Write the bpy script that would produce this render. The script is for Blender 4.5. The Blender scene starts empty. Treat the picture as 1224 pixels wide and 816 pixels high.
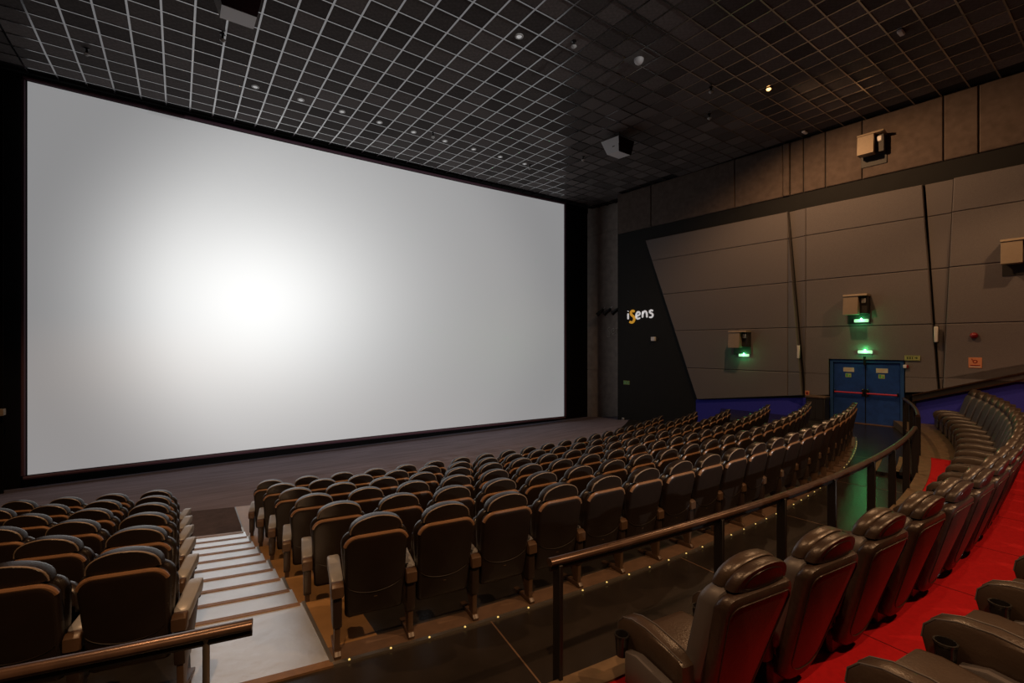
import bpy, math, random
from mathutils import Vector, Matrix
random.seed(7)
sc = bpy.context.scene
COL = sc.collection

# ------------------------------------------------------------------ camera, world, exposure
# metres; X runs along the screen, Y towards it, Z up; z = 0 is the floor at the foot of the screen
cam_d = bpy.data.cameras.new('camera'); cam = bpy.data.objects.new('camera', cam_d); COL.objects.link(cam)
cam.location = (0, 0, 4.0); cam.rotation_euler = (math.pi/2, 0, -math.radians(35.71))
cam_d.sensor_width = 36; cam_d.lens = 36*555/1224; cam_d.shift_y = 4/1224
cam_d.clip_start = 0.05; cam_d.clip_end = 200
sc.camera = cam
w = bpy.data.worlds.new('world'); sc.world = w; w.use_nodes = True
w.node_tree.nodes['Background'].inputs[0].default_value = (0.02, 0.02, 0.022, 1)
w.node_tree.nodes['Background'].inputs[1].default_value = 0.3
sc.view_settings.view_transform = 'Standard'; sc.view_settings.look = 'None'
sc.view_settings.gamma = 1; sc.view_settings.use_curve_mapping = False
sc.view_settings.exposure = 0.25
SCREEN_EMIT = 0.212
LAMP_W = 750
PROJECTOR_W = 9000
# the projector in the booth at the back of the hall
pl = bpy.data.lights.new('projector_beam', 'SPOT'); po = bpy.data.objects.new('projector_beam', pl); COL.objects.link(po)
pl.energy = PROJECTOR_W; pl.spot_size = math.radians(30); pl.spot_blend = 0.6; pl.shadow_soft_size = 0.1; pl.color = (1, .985, .95)
po.location = (6.2, -18.6, 8.4)
po.rotation_euler = (Vector((6.2, 18, 5.6))-Vector(po.location)).to_track_quat('-Z', 'Y').to_euler()

# ------------------------------------------------------------------ materials
def nodes(name):
    m = bpy.data.materials.new(name); m.use_nodes = True
    nt = m.node_tree; return m, nt, nt.nodes['Principled BSDF']
def mat(name, col, rough=.5, metal=0, var=.0, scale=20, bump=0, bscale=200, emit=None, es=0, spec=.5, coat=0, rnd=0, stretch=None):
    m, nt, b = nodes(name)
    b.inputs['Base Color'].default_value = (*col, 1); b.inputs['Roughness'].default_value = rough
    b.inputs['Metallic'].default_value = metal; b.inputs['Specular IOR Level'].default_value = spec
    b.inputs['Coat Weight'].default_value = coat
    tc = nt.nodes.new('ShaderNodeTexCoord'); vec = tc.outputs['Object']
    if stretch:
        mp = nt.nodes.new('ShaderNodeMapping'); mp.inputs['Scale'].default_value = stretch
        nt.links.new(vec, mp.inputs['Vector']); vec = mp.outputs['Vector']
    src = None
    if var:
        n = nt.nodes.new('ShaderNodeTexNoise'); n.inputs['Scale'].default_value = scale; n.inputs['Detail'].default_value = 5
        nt.links.new(vec, n.inputs['Vector'])
        mr = nt.nodes.new('ShaderNodeMapRange'); mr.inputs[1].default_value = .3; mr.inputs[2].default_value = .7
        mr.inputs[3].default_value = 1-var; mr.inputs[4].default_value = 1+var
        nt.links.new(n.outputs['Fac'], mr.inputs[0]); src = mr.outputs[0]
    if rnd:
        oi = nt.nodes.new('ShaderNodeObjectInfo')
        mr = nt.nodes.new('ShaderNodeMapRange'); mr.inputs[3].default_value = 1-rnd; mr.inputs[4].default_value = 1+rnd
        nt.links.new(oi.outputs['Random'], mr.inputs[0])
        if src:
            mu = nt.nodes.new('ShaderNodeMath'); mu.operation = 'MULTIPLY'
            nt.links.new(src, mu.inputs[0]); nt.links.new(mr.outputs[0], mu.inputs[1]); src = mu.outputs[0]
        else: src = mr.outputs[0]
    if src:
        vm = nt.nodes.new('ShaderNodeVectorMath'); vm.operation = 'SCALE'; vm.inputs[0].default_value = col
        nt.links.new(src, vm.inputs['Scale']); nt.links.new(vm.outputs[0], b.inputs['Base Color'])
    if bump:
        n = nt.nodes.new('ShaderNodeTexNoise'); n.inputs['Scale'].default_value = bscale; n.inputs['Detail'].default_value = 3
        nt.links.new(vec, n.inputs['Vector'])
        bp = nt.nodes.new('ShaderNodeBump'); bp.inputs['Strength'].default_value = bump; bp.inputs['Distance'].default_value = .01
        nt.links.new(n.outputs['Fac'], bp.inputs['Height']); nt.links.new(bp.outputs[0], b.inputs['Normal'])
    if emit:
        b.inputs['Emission Color'].default_value = (*emit, 1); b.inputs['Emission Strength'].default_value = es
    return m
M = {}
M['screen'] = mat('screen_fabric', (.62, .63, .64), .45, 1.0, emit=(.985, .985, 1.0), es=SCREEN_EMIT)
M['masking'] = mat('masking_velvet', (.10, .045, .07), .7)
M['black'] = mat('black_felt', (.0045, .004, .0042), .95, spec=.15)
M['blackwall'] = mat('black_wall_paint', (.011, .011, .0105), .75, var=.1, scale=3, spec=.3)
M['panel'] = mat('charcoal_acoustic_fabric', (.175, .160, .160), .95, var=.1, scale=60, bump=.4, bscale=300, spec=.2)
M['upper'] = mat('brown_acoustic_fabric', (.12, .092, .078), .95, var=.16, scale=5, bump=.4, bscale=300, spec=.2)
M['recess'] = mat('grey_recess_fabric', (.42, .37, .33), .9, var=.15, scale=3, spec=.2)
M['blue'] = mat('blue_fabric', (.042, .047, .42), .9, var=.12, scale=40, spec=.2)
M['tile'] = mat('ceiling_tile', (.125, .112, .110), .9, var=.22, scale=14, rnd=.38, spec=.2)
M['tbar'] = mat('ceiling_bar_metal', (.50, .50, .51), .2, 1.0)
M['void'] = mat('ceiling_void', (.01, .01, .01), .9)
M['carpet'] = mat('front_carpet', (.185, .165, .205), .9, var=.22, scale=3, stretch=(.25, 2.2, 1), bump=.3, bscale=150, spec=.2)
M['floor_dark'] = mat('dark_vinyl_floor', (.016, .013, .0115), .27, var=.25, scale=2.5, bump=.06, bscale=60)
M['tier'] = mat('tier_vinyl', (.022, .019, .017), .3, var=.25, scale=4, bump=.12, bscale=30)
M['tier_edge'] = mat('tier_edge_brown', (.10, .062, .04), .45, var=.15, scale=10)
M['warm_lit_strip'] = mat('aisle_side_lit_brown', (.22, .125, .05), .4, var=.15, scale=4)  # tier brown with the warm lamplight painted into it
M['silver'] = mat('silver_vinyl', (.88, .92, .96), .40, .9, var=.05, scale=3, bump=.35, bscale=7)
M['nosing'] = mat('nosing_strip', (.2, .115, .06), .4, .3, var=.15, scale=15)
M['trimmetal'] = mat('edge_trim_metal', (.35, .32, .28), .35, .9)
M['darkcarpet'] = mat('dark_carpet', (.075, .062, .07), .95, var=.15, scale=8, spec=.1)
M['red'] = mat('red_carpet', (.30, .004, .007), .9, var=.1, scale=25, bump=.3, bscale=250, spec=.15)
M['woodedge'] = mat('platform_edge_brown', (.10, .065, .035), .55, var=.25, scale=8)
M['rail'] = mat('bronze_handrail', (.075, .043, .03), .28, .5, var=.25, scale=9)
M['post'] = mat('dark_post', (.012, .010, .010), .4, .3)
M['leather'] = mat('black_leather', (.014, .010, .0085), .30, var=.15, scale=8, bump=.12, bscale=120, spec=.5)
M['lit_piping'] = mat('leather_piping_lit_rim', (.18, .14, .11), .34, spec=.5)  # black leather piping coloured pale to imitate a lit rim
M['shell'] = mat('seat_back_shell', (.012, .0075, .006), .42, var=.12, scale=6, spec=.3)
M['lit_ledge'] = mat('shell_top_lit_leather', (.19, .105, .058), .32, var=.12, scale=8)  # brown leather, brightened to imitate the lamps' orange highlight
M['armpad'] = mat('armrest_pad', (.22, .225, .24), .3, var=.1, scale=8)
M['sidepanel'] = mat('seat_side_panel', (.02, .012, .009), .4, var=.15, scale=6)
M['leg'] = mat('seat_leg_brown', (.06, .034, .02), .4, var=.15, scale=6)
M['vleather'] = mat('recliner_leather', (.040, .027, .020), .34, var=.2, scale=5, bump=.16, bscale=70, spec=.5)
M['vshell'] = mat('recliner_back_leather', (.028, .017, .013), .36, var=.2, scale=30, bump=.14, bscale=80, spec=.5)
M['vgrey'] = mat('recliner_side_grey', (.075, .068, .070), .45, spec=.5)
M['plastic'] = mat('black_plastic', (.012, .011, .011), .25)
M['tan'] = mat('speaker_tan', (.30, .235, .165), .6, var=.06, scale=10)
M['spkdark'] = mat('speaker_dark', (.025, .022, .02), .6)
M['white'] = mat('white_paint', (.78, .78, .80), .5)
M['wineg'] = mat('wine_grille', (.016, .004, .005), .9, var=.4, scale=60, spec=.1)
M['doorblue'] = mat('door_blue', (.014, .058, .26), .45, var=.2, scale=6)
M['frameblue'] = mat('door_frame_blue', (.02, .075, .24), .45)
M['pink'] = mat('panic_bar_red', (.55, .03, .07), .4)
M['signw'] = mat('paper_white', (.62, .55, .45), .7)
M['signg'] = mat('sign_green_yellow', (.42, .46, .16), .7)
M['signgreen'] = mat('sign_green', (.06, .42, .12), .7)
M['ink'] = mat('sign_ink', (.05, .08, .03), .7)
M['fireor'] = mat('fire_sign_orange', (.68, .27, .13), .7)
M['firered'] = mat('fire_red', (.25, .012, .015), .35)
M['exit'] = mat('exit_lamp', (.5, .75, .5), .5, emit=(.55, 1, .6), es=.55)
M['exitled'] = mat('exit_led', (.1, .9, .3), .5, emit=(.08, 1, .25), es=60)
M['led'] = mat('step_led', (.9, .7, .2), .5, emit=(1, .78, .25), es=.5)
M['lampglow'] = mat('lamp_bulb', (1, .7, .4), .5, emit=(1, .5, .15), es=4)
M['lens'] = mat('downlight_lens', (.6, .6, .6), .4, emit=(1, 1, 1), es=.25)
M['rimw'] = mat('downlight_rim', (.5, .5, .5), .4)
M['yellow'] = mat('sign_yellow', (.85, .42, .03), .5, emit=(.85, .42, .03), es=.28)
M['signwhite'] = mat('sign_white', (.8, .8, .8), .5, emit=(.8, .8, .82), es=.38)
M['sign_reflection'] = mat('painted_reflection', (.7, .66, .6), .7)  # pale letter colour imitates a reflection of the sign
M['glass'] = mat('strip_white', (.75, .73, .68), .4)
M['cabinet'] = mat('dark_cabinet', (.014, .011, .009), .55)

# ------------------------------------------------------------------ mesh helpers
class MB:
    def __init__(s): s.v = []; s.f = []
    def add(s, v, f):
        o = len(s.v); s.v += [tuple(p) for p in v]; s.f += [tuple(i+o for i in q) for q in f]; return s
    def box(s, x0, x1, y0, y1, z0, z1):
        return s.add([(x0,y0,z0),(x1,y0,z0),(x1,y1,z0),(x0,y1,z0),(x0,y0,z1),(x1,y0,z1),(x1,y1,z1),(x0,y1,z1)],
                     [(0,3,2,1),(4,5,6,7),(0,1,5,4),(1,2,6,5),(2,3,7,6),(3,0,4,7)])
    def bbox(s, x0, x1, y0, y1, z0, z1, b):      # box with every edge chamfered (rounded look)
        pts = []; cx, cy, cz = (x0+x1)/2, (y0+y1)/2, (z0+z1)/2
        ol = [(x0+b,y0),(x1-b,y0),(x1,y0+b),(x1,y1-b),(x1-b,y1),(x0+b,y1),(x0,y1-b),(x0,y0+b)]
        il = [(x0+b,y0+b),(x1-b,y0+b),(x1-b,y0+b),(x1-b,y1-b),(x1-b,y1-b),(x0+b,y1-b),(x0+b,y1-b),(x0+b,y0+b)]
        rings = [[(p[0],p[1],z0) for p in il],[(p[0],p[1],z0+b) for p in ol],[(p[0],p[1],z1-b) for p in ol],[(p[0],p[1],z1) for p in il]]
        return s.rings(rings)
    def rings(s, rings, cap=True, closed=True):
        n = len(rings[0]); v = [p for r in rings for p in r]; f = []
        for i in range(len(rings)-1):
            for j in range(n if closed else n-1):
                a = i*n+j; b = i*n+(j+1) % n; f.append((a, b, b+n, a+n))
        if cap: f.append(tuple(range(n-1, -1, -1))); f.append(tuple((len(rings)-1)*n+k for k in range(n)))
        return s.add(v, f)
    def slab(s, outline, y0, y1, bev, bend=0, tilt=0, z0=0, crown0=0, crown1=0, squash=.93):
        # an upholstered board: outline in (x, z), thickness in y, edges rounded, bowed and leaned back
        cx = sum(p[0] for p in outline)/len(outline); cz = sum(p[1] for p in outline)/len(outline)
        def ring(k, y): return [(cx+(p[0]-cx)*k, y, cz+(p[1]-cz)*k) for p in outline]
        R = [ring(.04, y0-crown0), ring(.5, y0-crown0*.8), ring(squash-.06, y0-crown0*.15), ring(squash, y0), ring(squash+(1-squash)*.7, y0+bev*.35), ring(1, y0+bev), ring(1, y1-bev), ring(squash+(1-squash)*.7, y1-bev*.35), ring(squash, y1), ring(squash-.06, y1+crown1*.15), ring(.5, y1+crown1*.8), ring(.04, y1+crown1)]
        t = math.tan(tilt)
        R = [[(x, y+bend*x*x-(z-z0)*t, z) for x, y, z in r] for r in R]
        return s.rings(R)
    def prism_x(s, prof, x0, x1, bev=.008, k=.9):
        cy = sum(p[0] for p in prof)/len(prof); cz = sum(p[1] for p in prof)/len(prof)
        def ring(x, inset):
            out = []
            for y, z in prof:
                d = math.hypot(y-cy, z-cz) or 1; q = max(0, d-inset)/d
                out.append((x, cy+(y-cy)*q, cz+(z-cz)*q))
            return out
        return s.rings([ring(x0, bev), ring(x0+bev*.3, bev*.3), ring(x0+bev, 0), ring(x1-bev, 0), ring(x1-bev*.3, bev*.3), ring(x1, bev)])
    def tube(s, path, r, n=10, flat=1.0, closed=False):
        P = [Vector(p) for p in path]; rings = []
        for i, p in enumerate(P):
            t = (P[min(i+1, len(P)-1)]-P[max(i-1, 0)]).normalized()
            up = Vector((0,0,1)) if abs(t.z) < .95 else Vector((0,1,0))
            a = t.cross(up).normalized(); b = a.cross(t)
            rr = r[i] if isinstance(r, (list, tuple)) else r
            rings.append([tuple(p+a*math.cos(2*math.pi*k/n)*rr+b*math.sin(2*math.pi*k/n)*rr*flat) for k in range(n)])
        return s.rings(rings)
    def lathe(s, prof, n=16, c=(0,0,0)):
        return s.rings([[(c[0]+r*math.cos(2*math.pi*k/n), c[1]+r*math.sin(2*math.pi*k/n), c[2]+z) for k in range(n)] for r, z in prof])
    def sector(s, R0, R1, x0, x1, zt, zb, n=24, tail=0):
        # ring sector round the hall's centre between two X positions: treads and tiers
        v = []
        for i in range(n+1):
            X = x0+(x1-x0)*i/n
            v += [(X, arcY(R0, X), zt), (X, arcY(R1, X)-tail, zt), (X, arcY(R0, X), zb), (X, arcY(R1, X)-tail, zb)]
        f = []
        for i in range(n):
            a = i*4; b = a+4
            f += [(a, a+1, b+1, b), (a+2, b+2, b+3, a+3), (a, b, b+2, a+2), (a+1, a+3, b+3, b+1)]
        f += [(0, 2, 3, 1), (n*4, n*4+1, n*4+3, n*4+2)]
        return s.add(v, f)
    def build(s, name, m, parent=None, smooth=True, ang=38):
        me = bpy.data.meshes.new(name); me.from_pydata(s.v, [], s.f)
        me.materials.append(M[m] if isinstance(m, str) else m)
        import bmesh
        bm = bmesh.new(); bm.from_mesh(me); bmesh.ops.recalc_face_normals(bm, faces=bm.faces); bm.to_mesh(me); bm.free()
        if smooth:
            me.shade_smooth(); me.set_sharp_from_angle(angle=math.radians(ang))
        o = bpy.data.objects.new(name, me); COL.objects.link(o)
        if parent: o.parent = parent
        return o
CX, CY = 6.2, 30.4                       # centre of the curved rows
def arcY(R, X): return CY-math.sqrt(max(R*R-(X-CX)**2, .01))
def face(X, Y): return math.atan2(-(CX-X), CY-Y)
def tag(o, label, cat, group=None):
    o['label'] = label; o['category'] = cat
    if group: o['group'] = group
    return o
def struct(o): o['kind'] = 'structure'; return o
def thing(name, label, cat, loc=(0,0,0), rz=0, group=None):
    o = bpy.data.objects.new(name, None); COL.objects.link(o); o.empty_display_size = .1
    o.location = loc; o.rotation_euler = (0, 0, rz); return tag(o, label, cat, group)
def dup(root, loc, rz, label, group):
    def cp(o, par):
        c = o.copy(); COL.objects.link(c); c.parent = par
        for ch in kids.get(o.name, []): cp(ch, c)
        return c
    r = cp(root, None); r.location = loc; r.rotation_euler = (0, 0, rz); r['label'] = label; r['group'] = group
    return r
kids = {}
def index_kids(root):
    for o in [root]+list(root.children_recursive):
        kids[o.name] = list(o.children)
ORD = ['', 'first', 'second', 'third', 'fourth', 'fifth', 'sixth', 'seventh', 'eighth', 'ninth', 'tenth', 'eleventh', 'twelfth', 'thirteenth', 'fourteenth', 'fifteenth', 'sixteenth', 'seventeenth', 'eighteenth', 'nineteenth', 'twentieth', 'twenty-first', 'twenty-second', 'twenty-third', 'twenty-fourth', 'twenty-fifth', 'twenty-sixth', 'twenty-seventh']

# ------------------------------------------------------------------ the shell of the hall
CEIL = 11.3
# front wall behind the screen
struct(MB().box(-6, 19.2, 18.45, 18.6, -.1, 11.6).build('wall_front', 'black'))
# black masking legs left of the screen and soffit above it
struct(MB().box(-5.2, -3.75, 17.75, 17.85, 0, 11.2).build('trim_1', 'black'))
struct(MB().box(-5.2, -5.0, -20, 18.5, -.1, 11.6).build('wall_left', 'blackwall'))
struct(MB().box(-5.2, 19.2, -20.2, -20, -.1, 11.6).build('wall_back', 'blackwall'))
# recess side wall right of the screen
rec = struct(MB().box(18.45, 18.6, 15.3, 18.5, -.1, 11.6).build('wall_recess', 'recess'))
for i, (z0, z1) in enumerate(((0.0, 2.62), (2.65, 9.95), (9.98, 11.25))):
    MB().box(18.40, 18.46, 15.36, 18.44, z0, z1).build('recess_panel', 'recess', rec)

# right wall: a slightly splayed plane; local x runs along the wall to the right, -y stands out into the hall
WANG = math.atan2(-1, .07)
def wx(Y): return 17.43-.07*(Y-15.4)
WO = Vector((wx(15.4), 15.4, 0)); ES = Vector((.07, -1, 0)).normalized()
def ws(Y): return (15.4-Y)*math.sqrt(1+.07**2)          # distance along the wall
def place_wall(o, Y=15.4, z=0, out=0):
    o.location = (wx(Y)-out, Y, z); o.rotation_euler = (0, 0, WANG); return o
wr = MB().box(0, ws(-20), 0, .3, -.1, 11.6).add([(0,0,-.1),(0,1.2,-.1),(0,1.2,11.6),(0,0,11.6),(.02,0,-.1),(.02,1.2,-.1),(.02,1.2,11.6),(.02,0,11.6)], [(0,1,2,3),(4,7,6,5),(0,3,7,4),(0,4,5,1),(1,5,6,2),(3,2,6,7)]).build('wall_right', 'blackwall')
struct(place_wall(wr))
def lerp(a, b, t): return a+(b-a)*t
def wallquad(name, m, Yl0, Yr0, z0, Yl1, Yr1, z1, out0, out1, gap=.005, zr0=None, zr1=None, tilt_l=None, tilt_r=None):
    # a board on the wall, left/right edge at its foot (0) and head (1); optional other proud distance at either side
    zr0 = z0 if zr0 is None else zr0; zr1 = z1 if zr1 is None else zr1
    ol = out1 if tilt_l is None else tilt_l; orr = out1 if tilt_r is None else tilt_r
    P = [(ws(Yl0)+gap, z0+gap, ol), (ws(Yr0)-gap, zr0+gap, orr), (ws(Yr1)-gap, zr1-gap, orr), (ws(Yl1)+gap, z1-gap, ol)]
    c = [sum(p[i] for p in P)/4 for i in (0, 1)]
    e = .02
    def sh(p, d): 
        dx = c[0]-p[0]; dz = c[1]-p[1]; return (p[0]+math.copysign(min(d, abs(dx)), dx), -(p[2]), p[1]+math.copysign(min(d, abs(dz)), dz))
    v = [(p[0], -out0, p[1]) for p in P]+[(p[0], -(p[2]-e), p[1]) for p in P]+[sh(p, e) for p in P]
    f = [(0,3,2,1)]+[(a, (a+1)%4, (a+1)%4+4, a+4) for a in range(4)]+[(a+4, (a+1)%4+4, (a+1)%4+8, a+8) for a in range(4)]+[(8,9,10,11)]
    return MB().add(v, f).build(name, m, wr, smooth=False)
SEAM = [3.02, 4.61, 6.24, 7.82, 8.80]
def col(Ys_l, Ys_r, zfoot_l, zfoot_r, out, m='panel', tl=None, tr=None, name='acoustic_panel', skip=0):
    # a column of fabric boards; edges are straight lines given as (Y at z=2, Y at z=8.8)
    def at(E, z): return lerp(E[0], E[1], (z-2)/6.8)
    zs = [None]+SEAM
    for i in range(skip, 5):
        z1 = zs[i+1]
        if i == 0:
            wallquad(name, m, at(Ys_l, zfoot_l), at(Ys_r, zfoot_r), zfoot_l, at(Ys_l, z1), at(Ys_r, z1), z1, 0, out, zr0=zfoot_r, tilt_l=tl, tilt_r=tr)
        else:
            z0 = zs[i]
            wallquad(name, m, at(Ys_l, z0), at(Ys_r, z0), z0, at(Ys_l, z1), at(Ys_r, z1), z1, 0, out, tilt_l=tl, tilt_r=tr)
col((11.36, 13.76), (7.80, 7.80), 1.72, 2.15, .12)
col((7.80, 7.80), (7.30, 7.80), 2.15, 2.22, .12, tl=.12, tr=.22)
col((7.24, 7.78), (7.22, 7.22), 2.22, 2.23, .08, tl=.04, tr=.14)
col((7.22, 7.22), (3.76, 4.12), 2.23, 2.62, .14, skip=2)
def wallpoly(name, m, pts, out):
    n_ = len(pts); v = [(ws(Y), 0, z) for Y, z in pts]+[(ws(Y), -out, z) for Y, z in pts]
    return MB().add(v, [tuple(range(n_-1, -1, -1)), tuple(range(n_, 2*n_))]+[(a, (a+1) % n_, (a+1) % n_+n_, a+n_) for a in range(n_)]).build(name, m, wr, smooth=False)
wallpoly('acoustic_panel', 'panel', [(7.215, 2.235), (6.53, 2.31), (6.53, 3.015), (7.215, 3.015)], .14)
wallpoly('acoustic_panel', 'panel', [(4.52, 2.55), (3.79, 2.63), (3.815, 3.015), (4.52, 3.015)], .14)
wallpoly('acoustic_panel', 'panel', [(7.215, 3.025), (6.53, 3.025), (6.53, 3.53), (4.52, 3.53), (4.52, 3.025), (3.82, 3.025), (3.905, 4.605), (7.215, 4.605)], .14)
col((3.72, 4.08), (3.70, 3.44), 2.62, 2.70, .05)
col((3.70, 3.44), (-4, -4), 2.70, 5.3, .16)
col((-4, -4), (-12, -12), 3.0, 3.0, .16)
# upper row of brown boards above the black band
ub = [15.38, 13.5, 9.72, 7.98, 7.75, 7.32, 6.65, 5.62, 3.67, 2.94, -.5, -4, -8, -12]
for i in range(len(ub)-1):
    wallquad('upper_panel', 'upper', ub[i], ub[i+1], 9.38, ub[i], ub[i+1], 11.3, 0, .06 if i not in (3,) else .1, gap=.014)
# blue fabric along the foot of the wall
wallquad('blue_dado', 'blue', 11.36, 6.52, .1, 11.36, 6.52, 1.70, 0, .03, zr1=2.22)
wallquad('blue_dado', 'blue', 4.30, -6, 1.2, 4.30, -6, 2.30, 0, .03, zr1=5.9)
# ceiling: backing slab, tiles and bars
bars_m = 'tbar'
cs = MB().add([(-5.2,-20,CEIL+.06),(19,-20,CEIL+.06),(19,16.31,CEIL+.06),(-5.2,16.31,CEIL+.06),(19,18.1,CEIL+.16),(-5.2,18.1,CEIL+.16),
               (-5.2,-20,CEIL+.3),(19,-20,CEIL+.3),(19,18.6,CEIL+.3),(-5.2,18.6,CEIL+.3)],
              [(0,1,2,3),(3,2,4,5),(6,9,8,7),(0,6,7,1),(1,7,8,4,2),(5,4,8,9),(0,3,5,9,6)]).build('ceiling', 'void', smooth=False)
struct(cs)
AX0, BY0, P = -2.70, 4.907, .6
BEND = BY0+19*P
def zc(Y): return CEIL+max(0, Y-BEND)*.05
F2 = (math.sin(math.radians(35.71)), math.cos(math.radians(35.71)))
tiles = []
tile_me = MB().bbox(-.283, .283, -.283, .283, 0, .03, .006).build('ceiling_tile', 'tile', smooth=False)
tme = tile_me.data; bpy.data.objects.remove(tile_me)
for i in range(-4, 34):
    for j in range(-41, 22):
        X = AX0+(i+.5)*P; Y = BY0+(j+.5)*P
        if X > wx(min(Y, 15.4))-.25 and Y < 15.4: continue
        if X > 18.2 or Y > 17.8: continue
        zcam = X*F2[0]+Y*F2[1]; xc = X*F2[1]-Y*F2[0]
        area = -1
        if zcam > .5:
            px = 612+555*xc/zcam; py = 412-555*(CEIL-4)/zcam
            if -10 < px < 1234 and -15 < py: area = 1/zcam**3
        tiles.append((area, X, Y))
tiles.sort(reverse=True)
rest = MB()
for k, (a, X, Y) in enumerate(tiles):
    z = zc(Y)
    if k < 298 and a > 0:
        o = bpy.data.objects.new('ceiling_tile', tme); COL.objects.link(o); o.parent = cs
        o.location = (X, Y, z); o.rotation_euler = (math.atan(.05) if Y > BEND else 0, 0, 0)
    else:
        s = .05 if Y > BEND else 0; h = .283
        rest.add([(X-h,Y-h,z-h*s),(X+h,Y-h,z-h*s),(X+h,Y+h,z+h*s),(X-h,Y+h,z+h*s)], [(0,3,2,1)])
# the far tiles share one mesh; a per-tile random tone through vertex islands
m, nt, b = nodes('ceiling_tile_far')
b.inputs['Roughness'].default_value = .9; b.inputs['Specular IOR Level'].default_value = .2
ge = nt.nodes.new('ShaderNodeNewGeometry'); mr = nt.nodes.new('ShaderNodeMapRange'); mr.inputs[3].default_value = .62; mr.inputs[4].default_value = 1.38
vm = nt.nodes.new('ShaderNodeVectorMath'); vm.operation = 'SCALE'; vm.inputs[0].default_value = (.125, .112, .110)
nt.links.new(ge.outputs['Random Per Island'], mr.inputs[0]); nt.links.new(mr.outputs[0], vm.inputs['Scale']); nt.links.new(vm.outputs[0], b.inputs['Base Color'])
fo = rest.build('ceiling_tile_field', m, cs, smooth=False); fo['kind'] = 'stuff'
BW = .021
for i in range(-4, 35):
    X = AX0+i*P; y1 = 17.95 if X < 18.3 else 15.4; ys = -20
    if X > 17.3: ys = None
    mb = MB()
    if X > 18.4: continue
    y0 = -20 if X < 17.3 else (15.4-(X-17.43)/.07 if 15.4-(X-17.43)/.07 < 15.4 else 15.4)
    if X > 17.43: y0 = 15.4
    def bar(a, bb):
        za, zb_ = zc(a), zc(bb)
        mb.add([(X-BW,a,za-.012),(X+BW,a,za-.012),(X+BW,bb,zb_-.012),(X-BW,bb,zb_-.012),(X-BW,a,za+.03),(X+BW,a,za+.03),(X+BW,bb,zb_+.03),(X-BW,bb,zb_+.03)],
               [(0,3,2,1),(4,5,6,7),(0,1,5,4),(1,2,6,5),(2,3,7,6),(3,0,4,7)])
    if y0 < BEND: bar(y0, BEND)
    bar(max(y0, BEND), 17.95)
    mb.build('ceiling_bar', bars_m, cs, smooth=False)
for j in range(-41, 22):
    Y = BY0+j*P
    x1 = wx(Y)-.02 if Y < 15.4 else 18.4
    z = zc(Y)
    MB().box(-5.0, x1, Y-BW*.8, Y+BW*.8, z-.011, z+.03).build('ceiling_bar', bars_m, cs, smooth=False)

# floors
fl = MB()
n = 40; v = []; f = []
for i in range(n+1):
    X = -5.0+(23.5)*i/n
    v += [(X, arcY(19.3, X), .42), (X, max(18.45, arcY(19.3, X)+.01), 0.02)]
for i in range(n): f.append((i*2, i*2+2, i*2+3, i*2+1))
fl.add(v, f)
floor = struct(fl.build('floor', 'carpet'))
R0 = 26.95; RP = 1.06
def zt(k): return 1.45-.2*k
XA0, XA1 = .08, 1.0           # stepped aisle between the two blocks
for blk, (xa, xb) in enumerate(((XA1, 18.2), (-5.0, XA0))):
    for k in range(6):
        inner = 19.3 if k == 5 else R0-RP*(k+1)+.10
        t = MB().sector(inner, R0-RP*k+.10, xa, xb, zt(k), zt(k)-.4, 40).build('row_tier', 'tier', floor)
        if not blk: MB().sector(inner+.01, R0-RP*k+.09, XA1+.02, XA1+.42, zt(k)+.003, zt(k)-.05, 6).build('aisle_lit_strip', 'warm_lit_strip', t)  # golden strip stands in for warm light on the tier floor
        MB().sector(R0-RP*k-.12, R0-RP*k+.103, xa, xb if blk else 15.2, zt(k)+.004, zt(k)-.06, 40).build('tier_edge_strip', 'tier_edge', t)
# cross aisle and the floor in front of the doors, rear floor behind the camera
ca = MB().sector(R0+.10, 28.3, -5.0, 18.25, 1.445, 1.0, 48).build('cross_aisle_floor', 'floor_dark', floor)
MB().sector(23.2, R0+.15, 15.25, 18.25, 1.447, 1.0, 10).build('door_landing', 'floor_dark', floor)
for X in (2.35, 4.9, 7.4, 10.0, 12.6):
    Y = arcY(R0+.1, X); d = Vector((CX-X, CY-Y)).normalized()
    a = Vector((X, Y)); bq = a-d*1.13; pn = Vector((-d.y, d.x))*.007
    MB().add([(a.x-pn.x,a.y-pn.y,1.4475),(a.x+pn.x,a.y+pn.y,1.4475),(bq.x+pn.x,bq.y+pn.y,1.4475),(bq.x-pn.x,bq.y-pn.y,1.4475)], [(0,1,2,3)]).build('floor_seam', 'tier_edge', ca, smooth=False)
# nosing with lights along the back row's edge
ns = MB().sector(R0+.095, R0+.135, XA1, 15.2, 1.462, 1.40, 40).build('tier_nosing', 'trimmetal', floor)
x = 1.12
while x < 14.5:
    Y = arcY(R0+.13, x)
    MB().lathe([(.003, .0), (.009, .0), (.009, .006), (.005, .010)], 8, (x, Y+.005, 1.461)).build('step_light', 'led', ns)
    x += .325
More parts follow.
